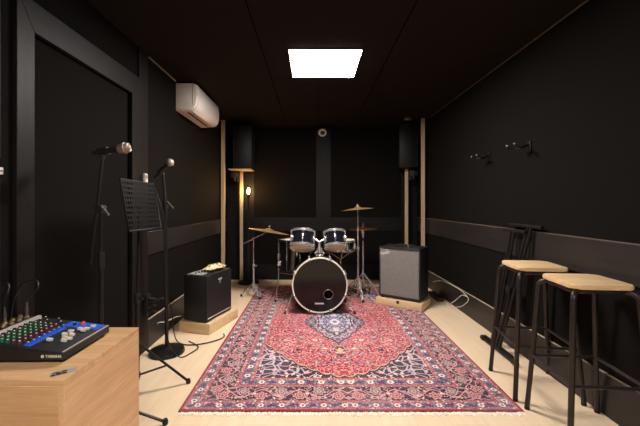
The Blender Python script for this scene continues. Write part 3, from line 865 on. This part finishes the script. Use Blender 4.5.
# desk: plane from four corners, perforated
TL = V3((-1.125, 2.0, 1.352))-V3((sx_, sy_, 0)); TR = V3((-1.108, 2.40, 1.345))-V3((sx_, sy_, 0))
BL = V3((-1.070, 2.0, 1.035))-V3((sx_, sy_, 0)); BR = V3((-1.050, 2.40, 1.028))-V3((sx_, sy_, 0))
U = (TR-TL); Wd = (BL-TL); nrm = Wd.cross(U).normalized()
if nrm.x < 0: nrm = -nrm
def P(u, v, k=0): return TL+U*u+Wd*v+nrm*k
mb = MB(); b = bmesh.new(); nu, nv = 15, 10; th = .0016
m_ = .035
for i in range(nu):
    for j in range(nv):
        u0 = m_+(1-2*m_)*i/nu; u1 = m_+(1-2*m_)*(i+1)/nu; v0 = m_+(1-2*m_)*j/nv; v1 = m_+(1-2*m_)*(j+1)/nv
        if j % 2: pass
        cu, cv = (u0+u1)/2, (v0+v1)/2; hu, hv = (u1-u0)*.37, (v1-v0)*.38
        ou = [(u0, v0), (cu, v0), (u1, v0), (u1, cv), (u1, v1), (cu, v1), (u0, v1), (u0, cv)]
        a8 = [225, 270, 315, 0, 45, 90, 135, 180]
        inn = [(cu+hu*math.cos(math.radians(a))*(1 if a % 90 == 0 else .8), cv+hv*math.sin(math.radians(a))*(1 if a % 90 == 0 else .8)) for a in a8]
        vo = [b.verts.new(P(*q)) for q in ou]; vi = [b.verts.new(P(*q)) for q in inn]
        for k in range(8): b.faces.new((vo[k], vo[(k+1) % 8], vi[(k+1) % 8], vi[k]))
bmesh.ops.remove_doubles(b, verts=b.verts, dist=1e-5)
bmesh.ops.solidify(b, geom=list(b.faces), thickness=th)
mb._merge(b); mb.build('desk', M['dark_metal'], t)
mb = MB()
mb.tube([P(.02, .02), P(.98, .02), P(.98, .98), P(.02, .98), P(.02, .02)], .006, smooth=False)
mb.build('desk_rim', M['black_metal'], t)
b = bmesh.new(); vv = [b.verts.new(p) for p in (P(0, 1, .0), P(1, 1, .0), P(1, 1, .045), P(0, 1, .045))]; b.faces.new(vv)
bmesh.ops.solidify(b, geom=list(b.faces), thickness=.002); mb = MB(); mb._merge(b); mb.build('ledge', M['black_metal'], t)
mb = MB().rod((.012, 0, 1.165), P(.5, .5, -.012), .012).rod(P(.35, .5, -.010), P(.65, .5, -.010), .012)
mb.build('desk_bracket', M['black_metal'], t)

# ------------------------------------------------------------------ cabinet with mixer
CX, CY0, CY1, CZ = -.777, 1.078, 1.54, .65
t = thing('wooden_cabinet', 'light oak veneer cabinet in the left foreground under the mixer', 'cabinet', (CX-.27, (CY0+CY1)/2, 0))
hx, hy = .27, (CY1-CY0)/2
MB().box(-hx, hx, -hy, hy, CZ-.020, CZ, .0015, 1).build('top_panel', M['oak_x'], t)
for s in (-1, 1): MB().box(s*(hx-.009)-.009, s*(hx-.009)+.009, -hy+.001, hy, 0, CZ-.0205, .001, 1).build('side_panel', M['oak'], t)
MB().box(-hx+.0185, hx-.0185, -hy+.001, -hy+.018, .0, CZ-.0205, .001, 1).build('front_panel', M['oak_x'], t)
MB().box(-hx+.0185, hx-.0185, hy-.018, hy-.001, .0, CZ-.0205, .001, 1).build('back_panel', M['oak_x'], t)
st = thing('sticker', 'small black and grey sticker on the front right corner of the cabinet top', 'sticker', (-.815, 1.128, CZ), math.radians(38))
MB().box(-.036, .036, -.016, .016, .0002, .0008).build('base', M['grey_print'], st)
for a, b_, c, d_ in ((-.034, -.022, -.014, -.002), (-.020, -.006, -.014, .004), (-.004, .008, -.014, -.001), (-.030, -.012, .006, .014), (-.006, .010, .004, .014)):
    MB().box(a, b_, c, d_, .0008, .0013).build('dark_print', M['plastic'], st)

mx = thing('mixing_console', 'black audio mixer with blue panel and colourful knobs on the cabinet', 'mixer', (-.862, 1.325, CZ))
ML = .135       # half length along Y ; local -x goes to the rear
pr = [(0, .010), (0, .034), (-.006, .038), (-.275, .070), (-.30, .074), (-.37, .078), (-.375, .012), (-.30, .008)]
MB().prism(pr, -ML, ML, .002, XZ).build('chassis', M['plastic'], mx)
def top(x): return .038+(-.006-x)*(.032/.269)
sl = math.atan2(.032, .269)
def pad(x0, x1, y0, y1, h=.0012):
    b = bmesh.new()
    lo = [b.verts.new((x, y, top(x)+.0003)) for x, y in ((x0, y0), (x1, y0), (x1, y1), (x0, y1))]
    hi = [b.verts.new((v.co.x, v.co.y, v.co.z+h)) for v in lo]
    b.faces.new(lo[::-1]); b.faces.new(hi)
    for i in range(4): b.faces.new((lo[i], lo[(i+1) % 4], hi[(i+1) % 4], hi[i]))
    m2 = MB(); return m2._merge(b)
pad(-.150, -.126, -.122, .062).build('blue_strip', M['blue'], mx)
pad(-.152, -.012, .072, ML-.006).build('blue_panel', M['blue'], mx)
pad(-.006, .0, -ML+.003, ML-.003, .0008).build('front_edge', M['silver_bar'], mx)
mb = MB().box(-.300, -.282, -ML+.002, ML-.002, .060, .082, .005); mb.build('rear_bar', M['silver_bar'], mx)
def knob_mesh(nm, m, r=.0056, hh=.011):
    mb = MB(); mb.lathe([(0, 0), (r*1.15, 0), (r, .003), (r*.8, hh), (0, hh)], None, 12); mb.mi = 1
    mb.lathe([(0, hh), (r*.5, hh), (r*.42, hh+.0015), (0, hh+.0015)], None, 10)
    return mb.build(nm, [m, M['cap']], mx)
protos = {}
def knob(key, m, x, y, name='knob'):
    if key not in protos: o = protos[key] = knob_mesh(name, m)
    else: o = protos[key].copy(); C.objects.link(o)
    o.location = (x, y, top(x)+.0012); o.rotation_euler = (0, sl, 0)
ys = [-.115+k*.0245 for k in range(8)]
for y in ys:
    for x, key, m in ((-.270, 'g', M['plastic']), (-.250, 'n', M['green']), (-.230, 'n', M['green']), (-.210, 'n', M['green']), (-.189, 'm', M['maroon']), (-.168, 'm', M['maroon'])):
        knob(key, m, x, y)
    knob('b', M['blue'], -.138, y)
for x, y in ((-.255, .088), (-.255, .115), (-.228, .088), (-.200, .115), (-.172, .088), (-.118, .092)): knob('g', M['plastic'], x, y)
MB().lathe([(0, 0), (.011, 0), (.010, .006), (.006, .011), (0, .012)], Matrix.Translation((-.096, .112, top(-.096)+.001)), 12).build('knob', M['red'], mx)
fp = None
for k, (x, y) in enumerate([(-.098, -.068), (-.050, -.062), (-.046, -.040), (-.066, -.034), (-.084, -.010), (-.060, -.006), (-.082, .020), (-.048, .042), (-.046, .060), (-.066, .050), (-.040, .090)]):
    if fp is None: fp = o = MB().box(-.0105, .0105, -.0055, .0055, 0, .011, .003).build('fader_cap', M['cap'], mx)
    else: o = fp.copy(); C.objects.link(o)
    o.location = (x, y, top(x)+.002); o.rotation_euler = (0, sl, 0)
jp = None
for i in range(7):
    for x in (-.325, -.352):
        if jp is None: jp = o = MB().lathe([(0, 0), (.0085, 0), (.0085, .005), (.006, .006), (.006, .011), (0, .011)], None, 12).build('jack_socket', M['nut'], mx)
        else: o = jp.copy(); C.objects.link(o)
        o.location = (x, -.11+.036*i, .0775)
text('logo', 'YAMAHA', .0135, M['print'], mx, Matrix.Translation((-.033, -ML-.0003, .024)) @ Matrix.Rotation(PI/2, 4, 'X'), 0, .0005, .0004, 1.0)
MB().lathe([(0, 0), (.0055, 0), (.0055, .0008), (0, .0008)], look((-.071, -ML-.0002, .024), (0, -1, 0)), 20).build('emblem', M['print'], mx)
for a, b_ in ((-.02, -.11), (-.02, .11), (-.33, -.11), (-.33, .11)):
    MB().lathe([(0, 0), (.010, 0), (.010, .0125 if a > -.1 else .011), (0, .0125 if a > -.1 else .011)], Matrix.Translation((a, b_, 0)), 12).build('foot', M['rubber'], mx)
# cables plugged in the mixer
mxp = V3((-.862, 1.325, CZ))
def jack_cable(label, base, pts):
    t = thing('audio_cable', label, 'cable', base)
    MB().lathe([(0, 0), (.0055, 0), (.0062, .030), (.0045, .036), (.0035, .055), (0, .055)], None, 12).build('plug', M['steel'], t)
    MB().tube([(0, 0, .05)]+pts, .0032).build('lead', M['cable'], t)
jack_cable('black audio cable with silver jack arching from the far end of the mixer', mxp+V3((-.325, -.11+.036*6, .0888)),
           [(.002, 0, .075), (.018, .005, .088), (.035, .01, .105), (.036, .015, .125), (.02, .02, .140), (-.03, .02, .13), (-.07, .02, .06), (-.085, .02, -.03), (-.085, .02, -.084)])
jack_cable('black audio cable rising in a loop from the near end of the mixer', mxp+V3((-.352, -.11+.036*4, .0888)),
           [(.0, .0, .075), (.012, .0, .11), (.008, .01, .135), (-.01, .015, .145), (-.035, .02, .11), (-.05, .02, .02), (-.056, .02, -.084)])

# ------------------------------------------------------------------ stools
def stool(x, y, rz, label):
    t = thing('bar_stool', label, 'stool', (x, y, 0), rz, 'bar stools along the right wall')
    MB().prism(rrect(.146, .146, .035), .783, .806, .007, None, 3).build('seat', M['ply'], t)
    mb = MB(); hs = .125
    ring = rrect(hs, hs, .05, 4); mb.tube([(a, b_, .768) for a, b_ in ring]+[(ring[0][0], ring[0][1], .768)], .011, smooth=False)
    mb.box(-.12, .12, -.015, .015,   .772, .7825).box(-.015, .015, -.12, .12, .772, .7825)
    mb.build('seat_frame', M['brown_metal'], t)
    ft = .192; tp = .148
    for sx in (-1, 1):
        for sy in (-1, 1):
            o = MB().tube([(sx*.095, sy*.095, .770), (sx*.13, sy*.13, .766), (sx*tp, sy*tp, .745), (sx*(tp+.004), sy*(tp+.004), .70),
                       (sx*(tp+ft)/2, sy*(tp+ft)/2, .37), (sx*ft, sy*ft, .012)], .0135, 10).build('leg', M['brown_metal'], t)
            MB().lathe([(0, 0), (.014, 0), (.0145, .018), (0, .018)], Matrix.Translation((sx*ft, sy*ft, 0)), 12).build('rubber_foot', M['rubber'], o)
    zs = .325; e = tp+(ft-tp)*(.742-zs)/.73
    for p, q in (((-e, -e), (e, -e)), ((-e, e), (e, e)), ((-e, -e), (-e, e)), ((e, -e), (e, e))):
        MB().rod((p[0], p[1], zs), (q[0], q[1], zs), .009).build('footrest_bar', M['brown_metal'], t)
    return t
stool(1.428, 1.812, math.radians(-5), 'dark metal bar stool with square wooden seat, nearest the camera')
stool(1.447, 2.27, math.radians(-7), 'dark metal bar stool with square wooden seat, beside the folded black stand')

# folded keyboard stand leaning on the right wall
t = thing('keyboard_stand', 'folded black X-frame stand leaning on the right wall behind the stools', 'stand', (1.53, 2.75, 0))
mb = MB().rod((-.03, -.18, .022), (-.03, .28, .022), .016)
o = mb.build('foot_bar', M['black_metal'], t)
for y in (-.19, .29): MB().lathe([(0, -.02), (.021, -.02), (.021, .02), (0, .02)], look((-.03, y, .0215), (0, 1, 0)), 14).build('end_cap', M['rubber'], t)
MB().rod((.105, -.29, 1.03), (.105, .10, 1.03), .014).build('top_bar', M['black_metal'], t)
MB().rod((.08, -.14, .985), (.08, .16, .985), .014).build('top_bar', M['black_metal'], t)
MB().rod((.0, -.10, .022), (.0, .32, .022), .016).build('foot_bar', M['black_metal'], t)
for (y0, y1, x0, x1, z0, z1) in ((.07, -.13, -.03, .105, .03, 1.03), (.03, -.17, -.03, .105, .03, 1.03), (.20, .05, .0, .08, .03, .985), (.16, .01, .0, .08, .03, .985)):
    MB().rod((x0, y0, z0), (x1, y1, z1), .0125).build('tube', M['black_metal'], t)
mb = MB().lathe([(0, -.03), (.035, -.03), (.035, .03), (0, .03)], look((.045, -.01, .52), (1, 0, 0)), 20); mb.build('pivot', M['black_metal'], t)

# ------------------------------------------------------------------ cables and odds
mb = MB().tube([(1.645, 4.72, .137), (1.642, 4.4, .22), (1.641, 4.0, .243), (1.641, 3.78, .235), (1.640, 3.66, .212), (1.638, 3.64, .18), (1.634, 3.70, .13), (1.626, 3.80, .07), (1.60, 3.95, .02), (1.58, 4.06, .007),
                (1.60, 4.10, .008), (1.622, 4.02, .05), (1.634, 3.90, .13), (1.638, 3.80, .195), (1.640, 3.70, .212)], .0038)
tag(mb.build('white_cable', M['white_cable']), 'white cable looped against the right baseboard near the silver amplifier', 'cable')
t = thing('power_strip', 'dark power adapter on the floor behind the silver amplifier', 'power adapter', (1.57, 4.40, 0), math.radians(0))
MB().box(-.045, .045, -.17, .17, 0, .05, .01).build('body', M['plastic'], t)
MB().tube([(0, .165, .03), (.0, .22, .02), (-.04, .30, .01), (-.03, .38, .008)], .005).build('lead', M['cable'], t)
t = thing('wall_socket_box', 'black socket box with plugs low on the left wall behind the music stand', 'socket', (XL+T, 2.80, .30))
MB().box(0, .035, -.03, .03, 0, .17, .005).build('box', M['plastic'], t)
for z in (.03, .08, .13): MB().lathe([(0, 0), (.014, 0), (.013, .045), (.008, .06), (0, .06)], look((.0352, 0, z), (1, 0, -.1)), 14).build('plug', M['rubber'], t)
mb = MB().tube([(-1.27, 2.80, .42), (-1.23, 2.82, .43), (-1.20, 2.86, .39), (-1.20, 2.93, .28), (-1.21, 2.99, .12), (-1.19, 3.0, .02), (-1.10, 2.93, .008), (-.98, 2.93, .008), (-.86, 3.0, .008), (-.80, 3.09, .008), (-.82, 3.17, .008)], .005)
tag(mb.build('black_cable', M['cable']), 'black cable falling from the left wall socket and curling across the floor', 'cable')
mb = MB().tube([(bx-.094, by_+.0, 1.402), (bx-.105, by_-.01, 1.36), (bx-.06, by_-.022, 1.25), (bx-.012, by_-.03, 1.10), (bx-.006, by_-.026, .8), (bx+.006, by_-.026, .3), (bx+.04, by_-.05, .09), (bx+.14, by_-.10, .012), (bx+.20, by_-.02, .008), (bx+.22, by_+.1, .008), (bx+.10, by_+.22, .008)], .0045)
tag(mb.build('microphone_cable', M['cable']), 'black microphone cable hanging down the round-base stand', 'cable')
mb = MB().tube([(-1.358, 3.02, .15), (-1.34, 3.0, .17), (-1.30, 3.05, .16), (-1.28, 3.2, .15), (-1.25, 3.28, .135)], .004)
tag(mb.build('white_cable', M['white_cable']), 'short pale cable beside the small amplifier at the left baseboard', 'cable')

# ------------------------------------------------------------------ camera, world
cam = bpy.data.cameras.new('camera'); co = bpy.data.objects.new('camera', cam); C.objects.link(co)
co.location = (0, 0, 1.2); co.rotation_euler = (PI/2, 0, 0)
cam.sensor_width = 36; cam.lens = 345/640*36; cam.shift_x = 7/640; cam.shift_y = -9/640; cam.clip_start = .05
sc = bpy.context.scene; sc.camera = co
w = bpy.data.worlds.new('world'); sc.world = w; w.use_nodes = True
w.node_tree.nodes['Background'].inputs[0].default_value = (.02, .02, .02, 1)
sc.view_settings.view_transform = 'Standard'; sc.view_settings.look = 'None'
sc.view_settings.exposure = 0; sc.view_settings.gamma = 1
